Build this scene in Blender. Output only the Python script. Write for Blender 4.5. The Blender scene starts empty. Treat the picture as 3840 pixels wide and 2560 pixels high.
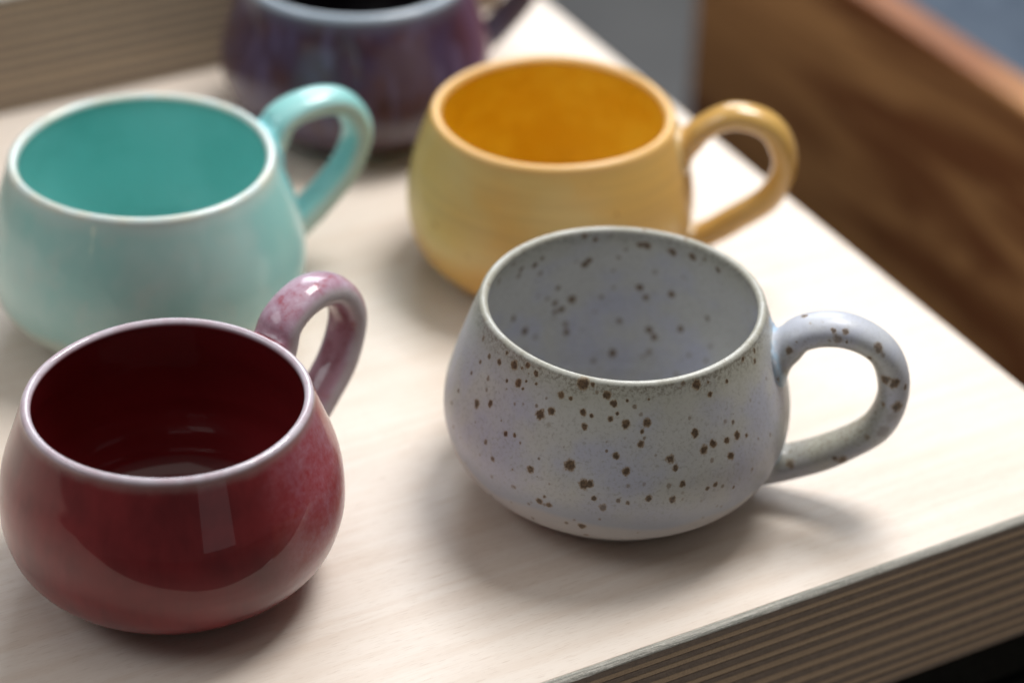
import bpy, bmesh, math, random
import numpy as np
from mathutils import Vector, Matrix
from mathutils.bvhtree import BVHTree

random.seed(7)
rng = np.random.default_rng(7)
scn = bpy.context.scene
MM = 0.001

# ------------------------------------------------------------------ camera
# World: z = 0 is the board's top, x runs along its front edge (0 = right end), y away from it.
F_PX, PITCH, ROLL, CAM_H, HEAD = 8999.06, 0.587118, 0.032714, 441.718, 0.517952
CAM_POS = Vector((-466.045, -423.168, CAM_H)) * MM
fwd_h = Vector((math.sin(HEAD), math.cos(HEAD), 0))
U = Vector((math.cos(HEAD), -math.sin(HEAD), 0))
FWD = fwd_h * math.cos(PITCH) + Vector((0, 0, -math.sin(PITCH)))
DOWN = -(fwd_h * math.sin(PITCH) + Vector((0, 0, math.cos(PITCH))))
RIGHT_I = U * math.cos(ROLL) - DOWN * math.sin(ROLL)
DOWN_I = U * math.sin(ROLL) + DOWN * math.cos(ROLL)
cam_d = bpy.data.cameras.new('camera')
cam = bpy.data.objects.new('camera', cam_d)
scn.collection.objects.link(cam)
M = Matrix((RIGHT_I, -DOWN_I, -FWD)).transposed().to_4x4()
M.translation = CAM_POS
cam.matrix_world = M
cam_d.sensor_width = 36.0
cam_d.lens = F_PX / 3840 * 36.0
cam_d.clip_start = 0.02
cam_d.clip_end = 60
cam_d.dof.use_dof = True
cam_d.dof.focus_distance = 0.670
cam_d.dof.aperture_fstop = 5.0
cam_d.dof.aperture_blades = 0
scn.camera = cam


def pixel_ray(px, py):
    d = FWD * F_PX + RIGHT_I * (px - 1920) + DOWN_I * (py - 1280)
    return d.normalized()


# ------------------------------------------------------------------ light
w = bpy.data.worlds.new('World')
scn.world = w
w.use_nodes = True
w.node_tree.nodes['Background'].inputs[0].default_value = (0.95, 0.92, 0.9, 1)
w.node_tree.nodes['Background'].inputs[1].default_value = 0.09


def area(name, direction, dist, sx, sy, power, col, target=(-0.15, 0.15, 0.0)):
    ld = bpy.data.lights.new(name, 'AREA')
    ld.shape = 'RECTANGLE'
    ld.size, ld.size_y = sx, sy
    ld.energy = power
    ld.color = col
    o = bpy.data.objects.new(name, ld)
    scn.collection.objects.link(o)
    d = Vector(direction).normalized()
    o.location = Vector(target) + d * dist
    o.rotation_euler = (-d).to_track_quat('-Z', 'Y').to_euler()
    return o


def sph(az, el):
    az, el = math.radians(az), math.radians(el)
    return (math.cos(el) * math.cos(az), math.cos(el) * math.sin(az), math.sin(el))


area('skylight', sph(28, 66), 0.85, 0.34, 0.29, 7.0, (1.0, 0.99, 0.975), (-0.145, 0.075, 0.0))
area('window_light', sph(60, 33), 2.1, 1.0, 0.8, 19, (0.90, 0.95, 1.0))
area('ceiling_bounce_light', sph(0, 86), 2.2, 2.4, 2.4, 12, (1.0, 0.95, 0.89))
area('side_window_light', sph(166, 46), 2.2, 1.1, 0.8, 10, (0.92, 0.96, 1.0))
area('front_edge_fill_light', sph(-100, -56), 0.78, 1.6, 0.5, 3.0, (1.0, 0.94, 0.86), (-0.15, 0.0, 0.0))  # added fill from below, brightens the board's front ply edge
area('far_window_light', sph(-86, -1), 3.6, 1.3, 0.6, 1.0, (0.95, 0.97, 1.0), (-0.15, 0.0, 0.06))
bulb_d = bpy.data.lights.new('bulb_light', 'POINT')
bulb_d.energy = 0.2
bulb_d.shadow_soft_size = 0.03
bulb_d.color = (1.0, 0.66, 0.32)
bulb = bpy.data.objects.new('bulb_light', bulb_d)
bulb.location = (-2.2, -0.75, 0.22)
scn.collection.objects.link(bulb)

scn.view_settings.view_transform = 'Standard'
scn.view_settings.look = 'None'
scn.view_settings.exposure = 0.0
scn.view_settings.gamma = 1.0
scn.view_settings.use_curve_mapping = False
scn.render.engine = 'CYCLES'
scn.cycles.use_denoising = True
scn.cycles.max_bounces = 8
scn.cycles.caustics_reflective = False
scn.cycles.sample_clamp_indirect = 6.0


# ------------------------------------------------------------------ node helpers
class G:
    def __init__(self, name):
        self.m = bpy.data.materials.new(name)
        self.m.use_nodes = True
        self.t = self.m.node_tree
        self.b = self.t.nodes['Principled BSDF']
        self.tc = None

    def n(self, typ, **kw):
        nd = self.t.nodes.new(typ)
        for k, v in kw.items():
            setattr(nd, k, v)
        return nd

    def put(self, sock, v):
        if isinstance(v, bpy.types.NodeSocket):
            self.t.links.new(v, sock)
        elif isinstance(v, (tuple, list)):
            sock.default_value = tuple(v) + ((1.0,) if sock.type == 'RGBA' and len(v) == 3 else ())
        else:
            sock.default_value = v

    def coord(self, scale=(1, 1, 1), rot=(0, 0, 0), loc=(0, 0, 0)):
        if self.tc is None:
            self.tc = self.n('ShaderNodeTexCoord').outputs['Object']
        mp = self.n('ShaderNodeMapping')
        self.put(mp.inputs['Vector'], self.tc)
        mp.inputs['Scale'].default_value = scale
        mp.inputs['Rotation'].default_value = rot
        mp.inputs['Location'].default_value = loc
        return mp.outputs[0]

    def noise(self, scale=100, detail=3, rough=.5, vec=None, dist=0.0):
        nd = self.n('ShaderNodeTexNoise')
        nd.inputs['Scale'].default_value = scale
        nd.inputs['Detail'].default_value = detail
        nd.inputs['Roughness'].default_value = rough
        nd.inputs['Distortion'].default_value = dist
        self.put(nd.inputs['Vector'], vec if vec is not None else self.coord())
        return nd.outputs[0]

    def attr(self, name):
        return self.n('ShaderNodeAttribute', attribute_name=name).outputs['Fac']

    def math(self, op, a, b=0.0):
        nd = self.n('ShaderNodeMath', operation=op)
        self.put(nd.inputs[0], a)
        self.put(nd.inputs[1], b)
        return nd.outputs[0]

    def rng(self, v, a, b, c=0.0, d=1.0, smooth=True):
        nd = self.n('ShaderNodeMapRange', interpolation_type='SMOOTHSTEP' if smooth else 'LINEAR')
        self.put(nd.inputs['Value'], v)
        for k, x in zip(('From Min', 'From Max', 'To Min', 'To Max'), (a, b, c, d)):
            self.put(nd.inputs[k], x)
        return nd.outputs[0]

    def mix(self, f, a, b, blend='MIX'):
        nd = self.n('ShaderNodeMix', data_type='RGBA', blend_type=blend)
        self.put(nd.inputs[0], f)
        self.put(nd.inputs[6], a)
        self.put(nd.inputs[7], b)
        return nd.outputs[2]

    def bump(self, h, strength=.2, dist=0.0005):
        nd = self.n('ShaderNodeBump')
        nd.inputs['Strength'].default_value = strength
        nd.inputs['Distance'].default_value = dist
        self.put(nd.inputs['Height'], h)
        self.t.links.new(nd.outputs[0], self.b.inputs['Normal'])

    def fin(self, col, rough, spec=.5, coat=0.0, coat_rough=.05):
        self.put(self.b.inputs['Base Color'], col)
        self.put(self.b.inputs['Roughness'], rough)
        self.put(self.b.inputs['Specular IOR Level'], spec)
        self.put(self.b.inputs['Coat Weight'], coat)
        self.put(self.b.inputs['Coat Roughness'], coat_rough)
        return self.m


# ------------------------------------------------------------------ object helpers
def link(name, me, mat=None, parent=None, label=None, cat=None, kind=None, group=None):
    o = bpy.data.objects.new(name, me)
    scn.collection.objects.link(o)
    if mat is not None:
        me.materials.append(mat)
    if parent is not None:
        o.parent = parent
    for k, v in (('label', label), ('category', cat), ('kind', kind), ('group', group)):
        if v:
            o[k] = v
    return o


def root(name, loc, label, cat, rz=0.0, group=None):
    o = link(name, None, None, None, label, cat, None, group)
    o.location = loc
    o.rotation_euler = (0, 0, rz)
    o.empty_display_size = 0.03
    return o


def box_mesh(name, x0, x1, y0, y1, z0, z1, bev=0.0, seg=1):
    bm = bmesh.new()
    bmesh.ops.create_cube(bm, size=1)
    for v in bm.verts:
        v.co = ((x0 + x1) / 2 + v.co.x * (x1 - x0), (y0 + y1) / 2 + v.co.y * (y1 - y0), (z0 + z1) / 2 + v.co.z * (z1 - z0))
    if bev:
        bmesh.ops.bevel(bm, geom=bm.edges[:], offset=bev, segments=seg, affect='EDGES', profile=.5)
    me = bpy.data.meshes.new(name)
    bm.to_mesh(me)
    bm.free()
    return me


# ------------------------------------------------------------------ wood materials
def mat_veneer():
    g = G('pale_veneer')
    warp = g.noise(9, 2, .5, g.coord((1, 1, 1)))
    big = g.noise(1, 3, .55, g.coord((4, 170, 170), loc=(2.3, 0.4, 0)), .8)
    fine = g.noise(1, 4, .65, g.coord((60, 900, 900), loc=(0, 3.1, 0)), .2)
    pore = g.noise(1, 2, .6, g.coord((180, 3200, 3200), loc=(5, 0, 1)))
    c = g.mix(g.rng(big, .35, .75), (0.78, 0.69, 0.605), (0.72, 0.61, 0.515))
    c = g.mix(g.math('MULTIPLY', g.rng(fine, .48, .70), .30), c, (0.66, 0.53, 0.42))
    c = g.mix(g.math('MULTIPLY', g.rng(warp, .45, .7), .25), c, (0.80, 0.73, 0.66))
    c = g.mix(g.math('MULTIPLY', g.rng(pore, .56, .72), .42), c, (0.45, 0.33, 0.24))
    # one pin knot near the corner
    geo = g.coord()
    dist = g.n('ShaderNodeVectorMath', operation='DISTANCE')
    g.put(dist.inputs[0], geo)
    dist.inputs[1].default_value = (-0.0832, 0.0129, 0.0)
    c = g.mix(g.rng(dist.outputs['Value'], .0004, .0011, .75, 0), c, (0.25, 0.12, 0.07))
    g.bump(g.math('ADD', fine, pore), .12, .0003)
    return g.fin(c, g.rng(fine, .3, .7, .36, .5), .5)


def mat_ply(name, a, b, sx):
    g = G(name)
    oi = g.n('ShaderNodeObjectInfo').outputs['Random']
    v = g.n('ShaderNodeCombineXYZ')
    g.put(v.inputs[0], g.math('MULTIPLY', oi, 37.0))
    add = g.n('ShaderNodeVectorMath', operation='ADD')
    g.put(add.inputs[0], g.coord((sx, 900, 900)))
    g.put(add.inputs[1], v.outputs[0])
    f = g.noise(1, 4, .65, add.outputs[0])
    s = g.noise(1400, 3, .7)
    c = g.mix(g.rng(f, .3, .7), a, b)
    c = g.mix(g.math('MULTIPLY', g.rng(s, .5, .7), .45), c, tuple(.45 * x for x in a))
    c = g.mix(g.math('MULTIPLY', oi, .3), c, tuple(.72 * x for x in b))
    g.bump(g.math('ADD', s, f), .5, .0006)
    return g.fin(c, .75, .25)


def mat_arris():
    g = G('worn_arris')
    f = g.noise(1, 4, .7, g.coord((45, 2500, 2500)), 1.2)
    s = g.noise(900, 3, .7)
    c = g.mix(g.rng(f, .4, .62), (0.66, 0.63, 0.56), (0.36, 0.36, 0.32))
    c = g.mix(g.math('MULTIPLY', g.rng(s, .5, .66), .5), c, (0.70, 0.68, 0.62))
    g.bump(g.math('ADD', s, f), .8, .0008)
    return g.fin(c, .7, .3)


def mat_brown():
    g = G('brown_stained_wood')
    n1 = g.noise(1, 3, .5, g.coord((8, 5, 26), loc=(0.3, 0.55, 0.1)), .9)
    n0 = g.noise(1, 2, .5, g.coord((6, 3.5, 60), loc=(0.3, 0.15, 0.6)), .8)
    fine = g.noise(1, 4, .6, g.coord((40, 25, 420)))
    c = g.mix(g.rng(n0, .35, .65), (0.70, 0.35, 0.14), (0.56, 0.27, 0.105))
    c = g.mix(g.rng(n1, .47, .62, 0, .9), c, (0.26, 0.09, 0.034))
    c = g.mix(g.math('MULTIPLY', g.rng(fine, .45, .7), .3), c, (0.12, 0.045, 0.018))
    g.bump(fine, .2, .0005)
    return g.fin(c, .5, .35)


def mat_simple(name, a, b, scale, rough, spec=.4, bump=.2, bd=.001):
    g = G(name)
    f = g.noise(scale, 5, .6)
    c = g.mix(g.rng(f, .35, .65), a, b)
    g.bump(f, bump, bd)
    return g.fin(c, rough, spec)


VENEER, ARRIS = mat_veneer(), mat_arris()
PLY_D = mat_ply('end_grain_ply', (0.18, 0.145, 0.12), (0.25, 0.20, 0.16), 300)
PLY_L = mat_ply('long_grain_ply', (0.50, 0.38, 0.26), (0.42, 0.315, 0.215), 25)

# ------------------------------------------------------------------ setting: floor
link('floor', box_mesh('floor', -4, 5, -4, 6, -0.80, -0.75),
     mat_simple('grey_concrete', (0.21, 0.21, 0.215), (0.27, 0.27, 0.27), 3.0, .6, .3), kind='structure')
pl = root('filler', (-0.4, 0.4, -0.75), 'black plinth added for the dark space under the pale plywood board', 'filler')  # added block, its near black stands in for the shaded space below
PLM = mat_simple('black_shade', (0.003, 0.0035, 0.003), (0.005, 0.006, 0.005), 300, .95, .1)
link('carcass', box_mesh('carcass', -0.3965, 0.3965, -0.396, 0.56, 0.0, 0.68, .004), PLM, pl)
link('top_plate', box_mesh('top_plate', -0.398, 0.398, -0.3975, 0.575, 0.681, 0.7012, .002), PLM, pl)


# ------------------------------------------------------------------ plywood boards
def board(name, label, x0, x1, y0, y1, ztop, n=21, thick=0.0485):
    r = root(name, ((x0 + x1) / 2, y0, ztop), label, 'board', 0, 'stepped plywood boards')
    cx = (x0 + x1) / 2
    a, b = x0 - cx, x1 - cx
    d = y1 - y0
    tv = 0.0016
    # face veneer with a worn rounded front arris
    link('face_veneer', box_mesh('face_veneer', a + .0004, b - .0004, .0020, d - .0004, -tv, 0.0, .0003), VENEER, r)
    bm = bmesh.new()
    nseg = 160
    prof = [(.00202, -.00002), (.0012, -.00018), (.00055, -.0006), (.00012, -.00115), (.0, -tv + .00002), (.00202, -tv + .00002)]
    rows = []
    for i in range(nseg + 1):
        x = a + .0004 + (b - a - .0008) * i / nseg
        j = .00016 * math.sin(i * 1.7) * math.sin(i * .53 + 1) + random.uniform(-.00008, .00008)
        rows.append([bm.verts.new((x, p[0] + (j if k in (1, 2, 3) else 0), p[1] + (j * .5 if k in (1, 2, 3) else 0))) for k, p in enumerate(prof)])
    for i in range(nseg):
        for k in range(len(prof)):
            k2 = (k + 1) % len(prof)
            bm.faces.new((rows[i][k], rows[i + 1][k], rows[i + 1][k2], rows[i][k2]))
    bm.faces.new(rows[0])
    bm.faces.new(rows[-1][::-1])
    bmesh.ops.recalc_face_normals(bm, faces=bm.faces[:])
    me = bpy.data.meshes.new('arris')
    bm.to_mesh(me)
    bm.free()
    link('arris', me, ARRIS, r)
    z = -tv - .00003
    ts = np.array([random.uniform(.76, 1.24) for _ in range(n)])
    ts *= (thick - tv) / ts.sum()
    for i, t in enumerate(ts):
        j = random.uniform(0, .00022) + (.00012 if i % 2 else 0)
        link('ply', box_mesh('ply', a, b, j, d, z - t + .00004, z, .00012), PLY_L if i % 2 else PLY_D, r)
        z -= t
    return r


board('plywood_board', 'pale thick plywood board all five mugs stand on, with striped layered front edge', -0.78, 0.0, 0.0, 0.98, 0.0)
board('plywood_board', 'plywood board laid as a raised step, its brown striped edge beside the plum mug', -0.78, -0.02, 0.377, 0.97, 0.04895)

# ------------------------------------------------------------------ wooden crate with cloth
BROWN = mat_brown()
cr_ = root('wooden_crate', (0.54, 0.12, -0.75), 'brown stained wooden crate with dark flame grain beside the pale board', 'crate')
CW = .349
for sx in (-1, 1):
    xa, xb = sorted((sx * CW, sx * (CW - .019)))
    link('side_panel', box_mesh('side_panel', xa, xb, -.60, .425, 0.0, 0.70, .0025, 2), BROWN, cr_)
for ya in (.404, -.599):
    link('end_panel', box_mesh('end_panel', -CW + .0195, CW - .0195, ya, ya + .02, 0.0, 0.66, .0025, 2), BROWN, cr_)
link('base_panel', box_mesh('base_panel', -CW + .0195, CW - .0195, -.5785, .4035, 0.01, 0.03, .001), BROWN, cr_)
bm = bmesh.new()
nx, ny = 40, 90
grid = []
for i in range(nx + 1):
    row = []
    for j in range(ny + 1):
        x = -.327 + .654 * i / nx
        y = -.574 + .972 * j / ny
        zz = .662 + .010 * math.sin(9 * y + 14 * x) + .006 * math.sin(31 * x - 12 * y + 1) + .004 * math.sin(60 * y + 22 * x)
        row.append(bm.verts.new((x, y, zz)))
    grid.append(row)
for i in range(nx):
    for j in range(ny):
        bm.faces.new((grid[i][j], grid[i + 1][j], grid[i + 1][j + 1], grid[i][j + 1]))
ext = bmesh.ops.extrude_face_region(bm, geom=bm.faces[:])
for v in ext['geom']:
    if isinstance(v, bmesh.types.BMVert):
        v.co.z = .031
bmesh.ops.recalc_face_normals(bm, faces=bm.faces[:])
for f in bm.faces:
    f.smooth = True
me = bpy.data.meshes.new('blue_cloth')
bm.to_mesh(me)
bm.free()
cl = link('folded_cloth', me, mat_simple('blue_grey_cloth', (0.085, 0.11, 0.15), (0.11, 0.14, 0.185), 60, .9, .1),
          None, 'blue grey cloth filling the brown wooden crate', 'cloth')
cl.location = (0.54, 0.12, -0.75)

# ------------------------------------------------------------------ mugs
KN = np.array([0, .08, .2, .35, .5, .65, .8, .92, 1.0])


def herm(xs, ys, x):
    xs, ys, x = np.asarray(xs, float), np.asarray(ys, float), np.asarray(x, float)
    d = np.gradient(ys, xs)
    i = np.clip(np.searchsorted(xs, x) - 1, 0, len(xs) - 2)
    h = xs[i + 1] - xs[i]
    t = (x - xs[i]) / h
    return (2 * t**3 - 3 * t**2 + 1) * ys[i] + (t**3 - 2 * t**2 + t) * h * d[i] + (-2 * t**3 + 3 * t**2) * ys[i + 1] + (t**3 - t**2) * h * d[i + 1]


def mug_profile(prof, h, lip):
    """closed outline (r, z, inside flag, mm from the lip) from the foot's centre round the lip to the inner floor's centre"""
    P = []
    for r in (0.0, 12, 22, prof[0] - 4.5):
        P.append((r, 1.3, 0))
    P += [(prof[0] - 3.2, .9, 0), (prof[0] - 2.2, .25, 0), (prof[0] - 1.2, 0.0, 0), (prof[0] - .4, 0.12, 0)]
    zs = np.linspace(.5, h - lip * 1.1, 74)
    ro = herm(KN * h, prof, zs)
    ro[0] = min(ro[0], prof[0] + .3)
    for r, z in zip(ro, zs):
        P.append((r, z, 0))
    rl, zl = ro[-1], zs[-1]
    cr0 = rl - lip
    for a in np.linspace(.12, .88, 11) * math.pi:
        P.append((cr0 + lip * math.cos(a), zl + lip * 1.1 * math.sin(a), 0 if a < math.pi * .5 else 1))
    zi = np.linspace(zl, 13.0, 60)
    wall = 2 * lip + (4.6 - 2 * lip) * np.clip((zl - zi) / 30, 0, 1)
    ri = herm(KN * h, prof, zi) - wall
    for r, z in zip(ri, zi):
        P.append((r, z, 1))
    r9 = ri[-1]
    for a in np.linspace(.06, 1, 14) * math.pi / 2:
        P.append((r9 - 11.0 * (1 - math.cos(a)) - 1.5 * math.sin(a), 13.0 - 7.6 * math.sin(a), 1))
    for f in (.8, .6, .4, .2, .06, 0.0):
        P.append(((r9 - 12.5) * f, 5.2 + .15 * math.sin(f * 9), 1))
    A = np.array(P, float)
    arc = np.r_[0, np.cumsum(np.hypot(np.diff(A[:, 0]), np.diff(A[:, 1])))]
    k = A[:, 1].argmax()
    return A, np.abs(arc - arc[k])


def set_attr(me, name, vals):
    a = me.attributes.new(name, 'FLOAT', 'POINT')
    a.data.foreach_set('value', np.asarray(vals, np.float32))


def handle_path(T, rin_top, rin_bot):
    T = np.array(T, float)
    P = [(rin_top, T[0, 1] - 1.2)] + [tuple(p) for p in T[0:]] + [(rin_bot, T[-1, 1] - 3.6)]
    P = np.array(P)
    P[1] = (max(P[1, 0], rin_top + 2.5), P[1, 1] - .2)
    s = np.r_[0, np.cumsum(np.hypot(*np.diff(P, axis=0).T))]
    u = np.linspace(0, s[-1], 150)
    C = np.stack([herm(s, P[:, 0], u), herm(s, P[:, 1], u)], 1)
    return C, u


def make_mug(name, label, loc, az, h, prof, lip, T, mat, hmat, ra=4.5, rb=6.3, nu=256, dense=1, wob=.34, group='handmade mugs on the plywood board'):
    r = root(name, (loc[0] * MM, loc[1] * MM, .00002), label, 'mug', math.radians(az), group)
    A, rd = mug_profile(prof, h, lip)
    if dense > 1:
        s = np.arange(len(A))
        u = np.linspace(0, len(A) - 1, (len(A) - 1) * dense + 1)
        A = np.stack([np.interp(u, s, A[:, 0]), np.interp(u, s, A[:, 1]), (np.interp(u, s, A[:, 2]) > .5) * 1.0], 1)
        rd = np.interp(u, s, rd)
    n = len(A)
    th = np.linspace(0, 2 * math.pi, nu, endpoint=False)
    ph = rng.uniform(0, 6.28, 6)
    hz = np.clip(A[:, 1] / h, 0, 1)
    wobble = (np.sin(2 * th[None] + ph[0] + hz[:, None]) * .9 + np.sin(3 * th[None] + ph[1]) * .5 + np.sin(5 * th[None] + ph[2] - 2 * hz[:, None]) * .25) * wob * hz[:, None]
    rr_ = np.maximum(A[:, 0][:, None] + np.where(A[:, 0][:, None] > 1, wobble, 0), 0)
    zz_ = A[:, 1][:, None] + (np.sin(2 * th[None] + ph[3]) * .22 + np.sin(3 * th[None] + ph[4]) * .15) * hz[:, None] ** 2 * wob / .25
    X = rr_ * np.cos(th)[None]
    Y = rr_ * np.sin(th)[None]
    V = np.stack([X, Y, zz_ + 0 * X], 2).reshape(-1, 3) * MM
    i, j = np.meshgrid(np.arange(1, n - 2), np.arange(nu), indexing='ij')
    j2 = (j + 1) % nu
    Fq = np.stack([i * nu + j, i * nu + j2, (i + 1) * nu + j2, (i + 1) * nu + j], -1).reshape(-1, 4)
    # replace the first and last rings by single centre points
    c0, c1 = len(V), len(V) + 1
    V = np.vstack([V, [[0, 0, A[0, 1] * MM], [0, 0, A[-1, 1] * MM]]])
    fans = [(c0, nu + (k + 1) % nu, nu + k) for k in range(nu)] + [(c1, (n - 2) * nu + k, (n - 2) * nu + (k + 1) % nu) for k in range(nu)]
    used = np.r_[np.arange(nu, (n - 1) * nu), c0, c1]
    remap = -np.ones(len(V), int)
    remap[used] = np.arange(len(used))
    me = bpy.data.meshes.new('body')
    me.from_pydata(V[used].tolist(), [], remap[Fq].tolist() + [tuple(int(remap[q]) for q in f) for f in fans])
    me.polygons.foreach_set('use_smooth', [True] * len(me.polygons))
    ins = np.r_[np.repeat(A[:, 2], nu), 0, 1][used]
    rdv = np.r_[np.repeat(rd, nu), rd[0], rd[-1]][used]
    set_attr(me, 'inside', ins)
    set_attr(me, 'rimd', rdv)
    set_attr(me, 'hz', np.r_[np.repeat(hz, nu), 0, 0][used])
    body = link('body', me, mat, r)
    # handle: swept oval with flared roots
    rt = float(herm(KN * h, prof, [T[0][1]])[0]) - 2.0
    rbm = float(herm(KN * h, prof, [max(T[-1][1] - 3.6, 4)])[0]) - 1.6
    C, u = handle_path(T, rt, rbm)
    L = u[-1]
    tg = np.gradient(C, axis=0)
    tg /= np.hypot(*tg.T)[:, None]
    nr = np.stack([tg[:, 1], -tg[:, 0]], 1)
    fl = 1 + .06 * np.exp(-(u / 9) ** 2) + .10 * np.exp(-((L - u) / 12.0) ** 2)
    nk = 40
    a = np.linspace(0, 2 * math.pi, nk, endpoint=False)
    hv = []
    wv_ = 1 + .03 * np.sin(u / 6 + ph[5]) + .02 * np.sin(u / 3.1)
    for q in range(len(C)):
        ca, sa = np.cos(a), np.sin(a)
        # slightly flattened strap section, flatter on the outside
        da = ra * fl[q] * wv_[q] * np.sign(ca) * np.abs(ca) ** .9
        db = rb * fl[q] * (1.05 - .1 * math.sin(math.pi * u[q] / L)) * np.sign(sa) * np.abs(sa) ** .95
        hv.append(np.stack([C[q, 0] + nr[q, 0] * da, db, C[q, 1] + nr[q, 1] * da], 1))
    HV = np.concatenate(hv)
    # concave fillet where the strap runs into the wall
    ctr = np.repeat(np.stack([C[:, 0], 0 * u, C[:, 1]], 1), nk, axis=0)
    out_d = HV - ctr
    out_d /= np.linalg.norm(out_d, axis=1)[:, None]
    gap = np.hypot(HV[:, 0], HV[:, 1]) - herm(KN * h, prof, np.clip(HV[:, 2], 0, h))
    top = np.repeat(u < L * .5, nk)
    FR = np.where(top, 3.4 + 2.4 * np.clip(-out_d[:, 2], 0, 1), 4.2)
    g1 = np.clip(gap, 0, FR)
    HV = HV + out_d * (FR - np.sqrt(np.maximum(FR ** 2 - (FR - g1) ** 2, 0)))[:, None]
    # keep the embedded ends inside the wall's thickness
    rad = np.hypot(HV[:, 0], HV[:, 1])
    wall_r = herm(KN * h, prof, np.clip(HV[:, 2], 0, h))
    lim = np.maximum(rad, wall_r - 2 * lip * .75)
    HV[:, 0] *= lim / rad
    HV[:, 1] *= lim / rad
    HV[:, 2] = np.minimum(HV[:, 2], np.where(gap < 3, h - 2.2, 1e9))
    hgap = np.hypot(HV[:, 0], HV[:, 1]) - herm(KN * h, prof, np.clip(HV[:, 2], 0, h))
    HV = HV * MM
    i, j = np.meshgrid(np.arange(len(C) - 1), np.arange(nk), indexing='ij')
    j2 = (j + 1) % nk
    HF = np.stack([i * nk + j, (i + 1) * nk + j, (i + 1) * nk + j2, i * nk + j2], -1).reshape(-1, 4).tolist()
    HF += [list(range(nk)), list(range((len(C) - 1) * nk, len(C) * nk))[::-1]]
    hm = bpy.data.meshes.new('handle')
    hm.from_pydata(HV.tolist(), [], HF)
    bm = bmesh.new()
    bm.from_mesh(hm)
    bmesh.ops.recalc_face_normals(bm, faces=bm.faces[:])
    bm.to_mesh(hm)
    bm.free()
    hm.polygons.foreach_set('use_smooth', [True] * len(hm.polygons))
    set_attr(hm, 'joint', np.exp(-(np.clip(hgap - .3, 0, None) / 1.7) ** 2))
    set_attr(hm, 'inner', np.tile((1 + np.cos(a)) / 2, len(C)))
    set_attr(hm, 'along', np.repeat(u / L, nk))
    handle = link('handle', hm, hmat, r)
    # glaze pooled where the handle meets the wall
    co = V[used] / MM
    P3 = np.stack([C[:, 0], 0 * u, C[:, 1]], 1)
    P3 = np.vstack([P3[:14], P3[-16:]])
    dj = np.min(np.linalg.norm(co[:, None] - P3[None], axis=2), axis=1) if nu < 400 else np.min(np.stack([np.linalg.norm(co - p, axis=1) for p in P3]), axis=0)
    set_attr(me, 'joint', np.exp(-(np.clip(dj - 8.6, 0, None) / 1.6) ** 2) * (1 - ins))
    return r, body, handle


def glaze_bump(g, amp=.12, sc=220, extra=None):
    h = g.noise(sc, 3, .55)
    if extra is not None:
        h = g.math('ADD', h, extra)
    g.bump(h, amp, .0006)


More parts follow.
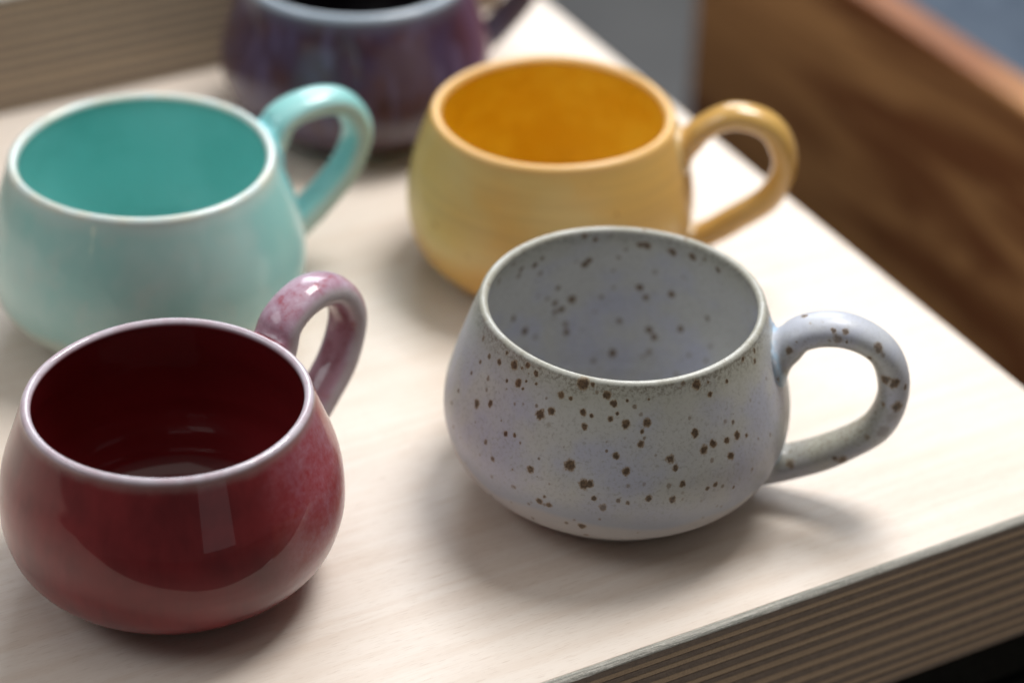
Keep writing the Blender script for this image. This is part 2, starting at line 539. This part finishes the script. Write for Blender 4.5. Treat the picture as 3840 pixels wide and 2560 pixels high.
# ---- speckled grey
def mat_grey(handle=False):
    g = G('speckled_grey_glaze' + ('_handle' if handle else ''))
    n1 = g.noise(42, 3, .55)
    n2 = g.noise(950, 4, .75)
    n3 = g.noise(120, 4, .6)
    c = g.mix(g.rng(n1, .40, .62), (0.53, 0.53, 0.50), (0.475, 0.485, 0.56))
    c = g.mix(g.math('MULTIPLY', g.rng(n3, .45, .65), .4), c, (0.57, 0.57, 0.54))
    c = g.mix(g.math('MULTIPLY', g.rng(n2, .48, .70), .5), c, (0.26, 0.245, 0.21))
    c = g.mix(g.math('MULTIPLY', g.rng(n2, .30, .45, 1, 0), .30), c, (0.52, 0.52, 0.53))
    if not handle:
        hz, rimd, ins = g.attr('hz'), g.attr('rimd'), g.attr('inside')
        line = g.math('ADD', hz, g.math('MULTIPLY', g.math('SUBTRACT', g.noise(22, 2, .5), .5), .22))
        up = g.math('MULTIPLY', g.rng(line, .33, .48, 1, 0), .8)
        c = g.mix(g.math('MULTIPLY', up, g.math('SUBTRACT', 1.0, ins)), c, (0.39, 0.425, 0.50))
        low = g.rng(line, .29, .335, .7, 0)
        c = g.mix(g.math('MULTIPLY', low, g.math('SUBTRACT', 1.0, ins)), c, g.mix(n3, (0.56, 0.51, 0.475), (0.50, 0.48, 0.46)))
        rr2 = g.math('ADD', rimd, g.math('MULTIPLY', g.math('SUBTRACT', n3, .5), 9.0))
        c = g.mix(g.rng(rr2, 3.0, 16.0, .62, 0), c, (0.44, 0.435, 0.34))
        fleck = g.math('MULTIPLY', g.rng(rr2, 2.0, 8.5, 1, 0), g.rng(n2, .40, .62))
        c = g.mix(g.math('MULTIPLY', fleck, .6), c, (0.115, 0.085, 0.055))
        c = g.mix(g.rng(rimd, .9, 2.3, .75, 0), c, g.mix(g.rng(n3, .4, .6), (0.44, 0.44, 0.40), (0.36, 0.35, 0.29)))
    else:
        inner = g.attr('inner')
        rr2 = g.math('ADD', inner, g.math('MULTIPLY', g.math('SUBTRACT', n3, .5), .5))
        c = g.mix(g.rng(rr2, .45, .95, 0, .7), c, (0.33, 0.32, 0.245))  # darker inner side: glaze break plus shade put into the colour
        c = g.mix(g.math('MULTIPLY', g.rng(rr2, .6, .95), g.rng(n2, .45, .65, 0, .7)), c, (0.16, 0.125, 0.08))
        c = g.mix(g.math('MULTIPLY', g.rng(rr2, .1, .45, 1, 0), .5), c, (0.55, 0.59, 0.67))
    jt = g.attr('joint')
    c = g.mix(g.rng(g.math('MULTIPLY', jt, g.rng(n3, .3, .6, .6, 1.25)), .55, 1.05, 0, .7), c, (0.36, 0.54, 0.70))
    sp, sw = g.attr('spot'), g.attr('spotw')
    sn = g.math('ADD', sp, g.math('ADD', g.math('MULTIPLY', g.math('SUBTRACT', g.noise(620, 3, .7), .5), 1.5), g.math('MULTIPLY', g.math('SUBTRACT', g.noise(1, 3, .7, g.coord((1500, 1500, 420))), .5), .9)))
    halo = g.math('MULTIPLY', g.rng(sn, -.38, .10), sw)
    core = g.math('MULTIPLY', g.rng(sn, -.06, .34), g.math('MULTIPLY', sw, .93))
    c = g.mix(g.math('MULTIPLY', halo, .75), c, (0.30, 0.20, 0.10))
    c = g.mix(core, c, g.mix(g.rng(n2, .4, .65), (0.060, 0.036, 0.020), (0.17, 0.105, 0.055)))
    glaze_bump(g, .10, 260, g.math('MULTIPLY', core, -.6))
    return g.fin(c, g.rng(n3, .35, .65, .36, .48), .5, .12, .2)


def paint_spots(obj, spots, extra=0):
    """spots: photo pixels -> points on the real surface -> distance field stored per vertex"""
    me = obj.data
    mw = obj.parent.matrix_basis @ obj.matrix_basis
    n = len(me.vertices)
    co = np.empty(n * 3)
    me.vertices.foreach_get('co', co)
    co = co.reshape(-1, 3)
    inv = mw.inverted()
    bvh = BVHTree.FromPolygons([v.co for v in me.vertices], [p.vertices for p in me.polygons])
    o = inv @ CAM_POS
    C, R, Wt = [], [], []
    for px, py, rad, wt in spots:
        d = (inv.to_3x3() @ pixel_ray(px, py)).normalized()
        hit = bvh.ray_cast(o, d)
        if hit[0] is None:
            continue
        C.append(hit[0])
        R.append(rad / F_PX * hit[3])
        Wt.append(wt)
    val = np.full(n, -1.0)
    ww = np.zeros(n)
    for _ in range(extra):
        C.append(Vector(co[rng.integers(n)]))
        R.append(abs(rng.normal(0, .28)) * MM + .22 * MM)
        Wt.append(rng.uniform(.15, .65))
    for c, r, wt in zip(C, R, Wt):
        dlt = co - np.array(c)[None]
        dlt[:, 2] *= .86
        d = 1 - np.linalg.norm(dlt, axis=1) / r
        k = d > val
        val[k] = d[k]
        ww[k] = wt
    set_attr(me, 'spot', np.clip(val, -1, 1))
    set_attr(me, 'spotw', ww)


def conv(lst, s, x0, y0):
    return [(x0 + t[0] / s, y0 + t[1] / s, t[2] / s * 1.05, (t[3] if len(t) > 3 else 1.0)) for t in lst]


OUT_SPOTS = conv([(395, 60, 15), (338, 95, 13), (458, 95, 18), (447, 35, 6), (505, 40, 12), (553, 115, 26), (638, 118, 16), (600, 135, 9), (690, 170, 16), (643, 168, 6), (282, 165, 13), (505, 215, 10), (578, 230, 23), (627, 215, 9), (607, 265, 10), (690, 232, 9), (200, 275, 13), (378, 272, 12, .5), (160, 355, 13, .6), (315, 362, 24), (400, 358, 20), (555, 360, 11, .5), (503, 265, 8, .5), (693, 372, 11, .6), (715, 425, 29), (785, 403, 23), (770, 490, 14, .25), (845, 303, 20), (908, 325, 13), (988, 232, 34), (1047, 236, 14), (1135, 305, 23), (1073, 288, 10, .5), (1180, 358, 20), (1265, 340, 10), (1310, 375, 14, .6), (1400, 330, 8), (987, 412, 18), (1040, 433, 13), (1200, 418, 12), (1158, 455, 17), (995, 500, 19), (1255, 487, 27), (1390, 478, 24), (1357, 532, 14), (1350, 425, 12, .4), (1348, 612, 20), (1372, 575, 9, .6), (1700, 240, 25), (1615, 230, 14, .6), (1773, 222, 7), (1892, 217, 12), (1787, 298, 17), (1993, 78, 13), (2065, 25, 14), (2067, 90, 15), (2217, 212, 14), (1657, 448, 12, .4), (1690, 543, 24), (1930, 475, 12, .7), (1955, 555, 23), (2015, 560, 14), (1890, 588, 19), (1803, 608, 24), (1745, 648, 26), (1915, 685, 23), (2165, 555, 13, .4), (470, 465, 7, .7), (498, 547, 16), (555, 557, 13), (590, 607, 9, .7), (372, 600, 14, .8), (418, 705, 16, .8), (335, 680, 10, .3), (707, 703, 8, .6), (653, 773, 22), (900, 742, 34), (1135, 655, 9, .7), (1192, 687, 19), (1257, 785, 23), (1535, 707, 25), (1567, 762, 19), (1797, 715, 14, .4), (1610, 863, 19), (1768, 893, 14), (1820, 865, 16), (1933, 883, 10), (2050, 770, 12, .6), (990, 865, 28), (1030, 863, 22), (1270, 877, 14, .4), (555, 885, 12, .6), (540, 772, 6), (772, 862, 8, .4), (1053, 952, 15), (1205, 967, 14, .7), (1268, 982, 13, .8), (1400, 953, 19), (1550, 962, 21), (1612, 960, 10, .3), (1112, 1010, 22, .7), (710, 972, 20), (773, 995, 18), (742, 943, 10), (642, 988, 11, .5), (533, 980, 9, .5), (408, 935, 11, .7), (1092, 1085, 10, .5), (880, 1108, 14, .6), (930, 1090, 10, .4), (978, 1128, 22), (670, 1078, 12, .6), (527, 1030, 10, .7), (880, 1170, 14, .6), (1003, 1183, 18, .6), (1740, 1075, 12, .3), (1855, 1005, 9, .5), (1730, 970, 12, .25), (865, 630, 8, .3)], 1.68, 1600, 1300)
IN_SPOTS = conv([(1000, 345, 24), (965, 375, 26), (600, 380, 22), (655, 330, 16), (500, 410, 20), (480, 460, 22, .6), (640, 440, 22, .5), (335, 500, 25, .7), (440, 375, 18, .7), (1215, 325, 15, .6), (1270, 268, 16, .5), (1175, 420, 14, .4), (1420, 235, 32), (1370, 235, 24), (1610, 285, 30), (1760, 320, 30), (1845, 340, 14), (1945, 415, 22), (965, 170, 18), (1045, 195, 20), (770, 548, 18), (870, 630, 32), (690, 630, 15, .6), (750, 660, 20), (795, 705, 22), (745, 725, 18, .8), (1090, 615, 18, .5), (1175, 545, 15, .4), (1370, 545, 25), (1415, 615, 24, .8), (1605, 595, 27), (1690, 470, 14, .4), (1480, 430, 22, .3), (440, 775, 20, .7), (525, 865, 22), (600, 910, 18, .4), (825, 815, 18, .7), (830, 875, 22), (1220, 790, 20, .7), (1440, 855, 24), (1475, 910, 22), (1670, 850, 24, .9), (1865, 770, 18, .7), (1170, 1025, 26), (1030, 1085, 18, .5), (1440, 1020, 22, .5), (620, 610, 16, .3)], 1.96, 1700, 800)
HANDLE_SPOTS = conv([(585, 248, 22), (625, 297, 10), (705, 292, 9), (787, 345, 18, .8), (870, 355, 22, .8), (1095, 462, 32, .7), (1130, 520, 14, .4), (877, 428, 10), (815, 410, 28, .5), (533, 428, 8), (480, 490, 25, .8), (1033, 538, 18), (1145, 690, 32), (1212, 717, 30), (1283, 740, 18), (1225, 878, 34), (1132, 860, 14), (1130, 1050, 40, .3), (1020, 1090, 18, .5), (850, 1245, 28, .9), (790, 1232, 16), (490, 1270, 28, .7), (402, 690, 16), (400, 860, 14, .5), (1190, 945, 40, .2)], 1.845, 2700, 1050)

grey, gb, gh = make_mug('ceramic_mug', 'grey lilac mug with brown iron speckles, nearest the striped front edge', (-145.5, 74.6), -35.7, 64.4,
                        [32.08, 38.05, 47.0, 51.4, 51.9, 49.6, 46.55, 43.89, 42.0], 1.45,
                        [[42.0, 51.6], [52.0, 57.7], [63.8, 60.7], [76.0, 55.2], [81.1, 43.0], [78.5, 29.3], [67.4, 19.1], [52.7, 11.7]],
                        mat_grey(), mat_grey(True), 4.6, 6.4, 768, 2)
paint_spots(gb, OUT_SPOTS + IN_SPOTS, 260)
paint_spots(gh, HANDLE_SPOTS, 8)


# ---- oxblood red
def mat_red(handle=False):
    g = G('oxblood_glaze' + ('_handle' if handle else ''))
    n1, n2, n3 = g.noise(38, 3, .55), g.noise(480, 4, .7), g.noise(130, 4, .65)
    c = g.mix(g.rng(g.math('ADD', g.math('MULTIPLY', n1, .7), g.math('MULTIPLY', g.noise(1, 4, .65, g.coord((160, 160, 22))), .3)), .36, .64), (0.115, 0.008, 0.011), (0.205, 0.018, 0.021))
    lil = g.mix(g.rng(n3, .35, .65), (0.52, 0.40, 0.49), (0.40, 0.22, 0.29))
    if not handle:
        rimd, ins, hz = g.attr('rimd'), g.attr('inside'), g.attr('hz')
        c = g.mix(ins, c, g.mix(n1, (0.15, 0.011, 0.014), (0.21, 0.018, 0.021)))
        # crystalline lilac bloom on one side of the wall
        sepo = g.n('ShaderNodeSeparateXYZ')
        g.put(sepo.inputs[0], g.coord())
        ang = g.math('ARCTAN2', sepo.outputs[1], sepo.outputs[0])
        dv = g.math('ABSOLUTE', g.math('SUBTRACT', ang, math.radians(-66)))
        side = g.math('MULTIPLY', g.rng(dv, .10, .75, 1, 0), g.rng(hz, .25, .48))
        side = g.math('MULTIPLY', side, g.math('SUBTRACT', 1.0, ins))
        c = g.mix(g.math('MULTIPLY', side, .8), c, (0.34, 0.035, 0.045))
        bl = g.math('MULTIPLY', side, g.rng(g.math('ADD', g.math('MULTIPLY', n2, .45), g.math('MULTIPLY', n3, .55)), .34, .70))
        c = g.mix(g.math('MULTIPLY', bl, .55), c, (0.40, 0.23, 0.30))
        low = g.math('MULTIPLY', g.rng(hz, .02, .22, 1, 0), g.math('SUBTRACT', 1.0, ins))
        c = g.mix(g.math('MULTIPLY', low, .6), c, (0.21, 0.030, 0.022))
        rr2 = g.math('ADD', rimd, g.math('MULTIPLY', g.math('SUBTRACT', n3, .5), 2.4))
        c = g.mix(g.rng(rr2, 1.6, 5.6, .7, 0), c, g.mix(ins, (0.31, 0.20, 0.19), (0.10, 0.012, 0.014)))
        c = g.mix(g.rng(rimd, 1.1, 2.7, 1, 0), c, g.mix(g.rng(n3, .4, .6), (0.56, 0.50, 0.56), (0.50, 0.40, 0.45)))
    else:
        inner = g.attr('inner')
        c = g.mix(g.rng(g.math('ADD', n3, g.math('MULTIPLY', n1, .4)), .80, .98), lil, (0.33, 0.045, 0.06))
        edge = g.rng(g.math('ABSOLUTE', g.math('SUBTRACT', inner, .55)), .12, .38, 1, 0)
        c = g.mix(g.math('MULTIPLY', edge, .8), c, (0.50, 0.46, 0.46))
        c = g.mix(g.rng(inner, .80, .97, 0, .75), c, g.mix(g.rng(n3, .4, .6), (0.20, 0.025, 0.035), (0.36, 0.20, 0.23)))
    jt = g.attr('joint')
    c = g.mix(g.rng(g.math('MULTIPLY', jt, g.rng(n3, .3, .6, .7, 1.2)), .4, .9, 0, .9), c, (0.24, 0.022, 0.025))
    glaze_bump(g, .07, 150, g.noise(1, 2, .5, g.coord((10, 10, 300))))
    return g.fin(c, .42, .2, .7, .03)


make_mug('ceramic_mug', 'glossy oxblood red mug with pale lilac rim', (-280.3, 93.8), 24.8, 60.1,
         [30.03, 35.97, 44.08, 47.9, 48.3, 46.9, 43.8, 41.21, 39.47], 1.5,
         [[39.2, 52.0], [47.6, 59.8], [59.2, 63.7], [70.9, 59.7], [77.3, 48.5], [73.3, 35.5], [62.4, 25.1], [49.3, 16.5]],
         mat_red(), mat_red(True), 4.7, 6.8)


# ---- celadon turquoise
def mat_turq(handle=False):
    g = G('turquoise_glaze' + ('_handle' if handle else ''))
    n1, n3 = g.noise(34, 3, .55), g.noise(110, 4, .6)
    c = g.mix(g.rng(n1, .36, .64), (0.28, 0.56, 0.53), (0.38, 0.60, 0.57))
    c = g.mix(g.math('MULTIPLY', g.rng(n3, .48, .66), .3), c, (0.46, 0.58, 0.54))
    if not handle:
        rimd, ins, hz = g.attr('rimd'), g.attr('inside'), g.attr('hz')
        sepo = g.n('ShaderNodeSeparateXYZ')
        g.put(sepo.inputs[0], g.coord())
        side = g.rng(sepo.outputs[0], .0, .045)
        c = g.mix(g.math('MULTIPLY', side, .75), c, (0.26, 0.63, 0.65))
        line = g.math('ADD', hz, g.math('MULTIPLY', g.math('SUBTRACT', n1, .5), .25))
        c = g.mix(g.rng(line, .24, .34, .85, 0), c, (0.50, 0.57, 0.49))
        c = g.mix(ins, c, g.mix(g.rng(n1, .35, .65), (0.24, 0.61, 0.575), (0.33, 0.69, 0.665)))
        c = g.mix(g.rng(rimd, 3.0, 8.5, .6, 0), c, g.mix(ins, (0.52, 0.66, 0.63), (0.16, 0.44, 0.39)))
        c = g.mix(g.rng(rimd, 1.6, 3.6, 1, 0), c, g.mix(g.rng(n3, .4, .6), (0.58, 0.68, 0.655), (0.62, 0.655, 0.57)))
    else:
        inner = g.attr('inner')
        c = g.mix(.7, c, (0.30, 0.68, 0.68))
        edge = g.rng(g.math('ABSOLUTE', g.math('SUBTRACT', inner, .58)), .10, .36, 1, 0)
        c = g.mix(g.math('MULTIPLY', edge, .7), c, (0.56, 0.60, 0.52))
    c = g.mix(g.rng(g.attr('joint'), .4, .95, 0, .8), c, (0.20, 0.66, 0.76))
    glaze_bump(g, .09, 140, g.noise(1, 2, .5, g.coord((10, 10, 330))))
    return g.fin(c, .34, .35, .7, .05)


make_mug('ceramic_mug', 'pale turquoise celadon mug with cream rim and green inside', (-237.9, 220.3), 4.8, 62.3,
         [32.22, 39.4, 48.2, 51.2, 51.1, 49.3, 46.6, 44.0, 42.3], 1.8,
         [[40.4, 54.3], [49.8, 60.4], [61.7, 63.7], [73.3, 61.0], [79.4, 50.2], [75.3, 37.2], [64.3, 26.5], [51.1, 17.2]],
         mat_turq(), mat_turq(True), 4.6, 6.8)


# ---- yellow
def mat_yellow(handle=False):
    g = G('amber_yellow_glaze' + ('_handle' if handle else ''))
    n1, n3 = g.noise(30, 3, .55), g.noise(150, 4, .6)
    ring = g.noise(1, 3, .6, g.coord((14, 14, 420)))
    c = g.mix(g.rng(n1, .38, .62), (0.66, 0.40, 0.11), (0.64, 0.44, 0.15))
    c = g.mix(g.math('MULTIPLY', g.rng(ring, .42, .66), .4), c, (0.50, 0.30, 0.10))
    if not handle:
        rimd, ins, hz = g.attr('rimd'), g.attr('inside'), g.attr('hz')
        sepo = g.n('ShaderNodeSeparateXYZ')
        g.put(sepo.inputs[0], g.coord())
        side = g.rng(sepo.outputs[0], -.012, -.045)
        c = g.mix(g.math('MULTIPLY', side, .4), c, (0.64, 0.48, 0.15))
        line = g.math('ADD', hz, g.math('MULTIPLY', g.math('SUBTRACT', n1, .5), .2))
        c = g.mix(g.rng(line, .30, .46, .7, 0), c, (0.64, 0.34, 0.075))
        fl = g.noise(190, 1, .4, g.coord(loc=(.4, .1, .7)))
        c = g.mix(g.math('MULTIPLY', g.rng(fl, .72, .78), .7), c, (0.36, 0.15, 0.03))
        c = g.mix(ins, c, g.mix(g.rng(g.math('ADD', g.math('MULTIPLY', n1, .6), g.math('MULTIPLY', n3, .4)), .38, .62), (0.82, 0.59, 0.07), (0.74, 0.45, 0.025)))
        c = g.mix(g.rng(rimd, 2.2, 4.6, 1, 0), c, (0.72, 0.43, 0.14))
    else:
        c = g.mix(.6, c, (0.58, 0.32, 0.075))
    c = g.mix(g.rng(g.attr('joint'), .6, 1.0, 0, .45), c, (0.62, 0.56, 0.36))
    glaze_bump(g, .14, 180, ring)
    return g.fin(c, .40 if not handle else .3, .5, .15 if not handle else .7, .12 if not handle else .06)


make_mug('ceramic_mug', 'amber yellow mug with orange inside, between the speckled mug and the plum one', (-103.0, 190.7), -36.2, 61.1,
         [31.43, 38.42, 45.2, 48.4, 48.8, 47.5, 44.9, 42.3, 40.3], 2.0,
         [[40.1, 52.1], [49.6, 58.2], [59.7, 64.4], [72.0, 61.7], [78.4, 49.8], [74.8, 35.9], [63.4, 25.2], [50.5, 15.9]],
         mat_yellow(), mat_yellow(True), 4.3, 5.6)


# ---- plum
def mat_plum(handle=False):
    g = G('plum_glaze' + ('_handle' if handle else ''))
    n1, n3 = g.noise(36, 3, .55), g.noise(120, 4, .6)
    c = g.mix(g.rng(n1, .35, .65), (0.042, 0.014, 0.020), (0.060, 0.038, 0.085))
    c = g.mix(g.math('MULTIPLY', g.rng(n3, .5, .66), .5), c, (0.085, 0.030, 0.022))
    st = g.noise(1, 3, .6, g.coord((110, 110, 16)))
    c = g.mix(g.math('MULTIPLY', g.rng(st, .52, .66), .6), c, (0.105, 0.085, 0.165))
    if not handle:
        rimd, ins, hz = g.attr('rimd'), g.attr('inside'), g.attr('hz')
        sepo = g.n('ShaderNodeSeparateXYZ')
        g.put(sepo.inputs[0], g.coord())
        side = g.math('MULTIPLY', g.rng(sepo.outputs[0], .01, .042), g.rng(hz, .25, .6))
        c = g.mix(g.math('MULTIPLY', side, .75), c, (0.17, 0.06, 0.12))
        c = g.mix(ins, c, (0.012, 0.008, 0.012))
        c = g.mix(g.rng(rimd, 3.0, 10.0, .6, 0), c, g.mix(ins, (0.13, 0.13, 0.17), (0.012, 0.008, 0.012)))
        c = g.mix(g.rng(rimd, 2.2, 4.6, 1, 0), c, (0.33, 0.39, 0.46))
    else:
        c = g.mix(.5, c, (0.07, 0.06, 0.085))
    glaze_bump(g, .05, 140)
    return g.fin(c, .32, .3, .6, .05)


k = .977
pk = [x * k for x in [32.08, 38.05, 47.0, 51.4, 51.9, 49.6, 46.55, 43.89, 42.0]]
make_mug('ceramic_mug', 'dark plum mug with pale blue grey rim beside the raised plywood step', (-117.2, 315.6), 4.0, 62.9, pk, 2.3,
         [[41.4, 54.5], [51.1, 61.4], [62.5, 65.5], [74.3, 61.4], [79.1, 50.4], [76.6, 37.0], [66, 26.0], [51.8, 17.3]],
         mat_plum(), mat_plum(True), 4.5, 6.3)
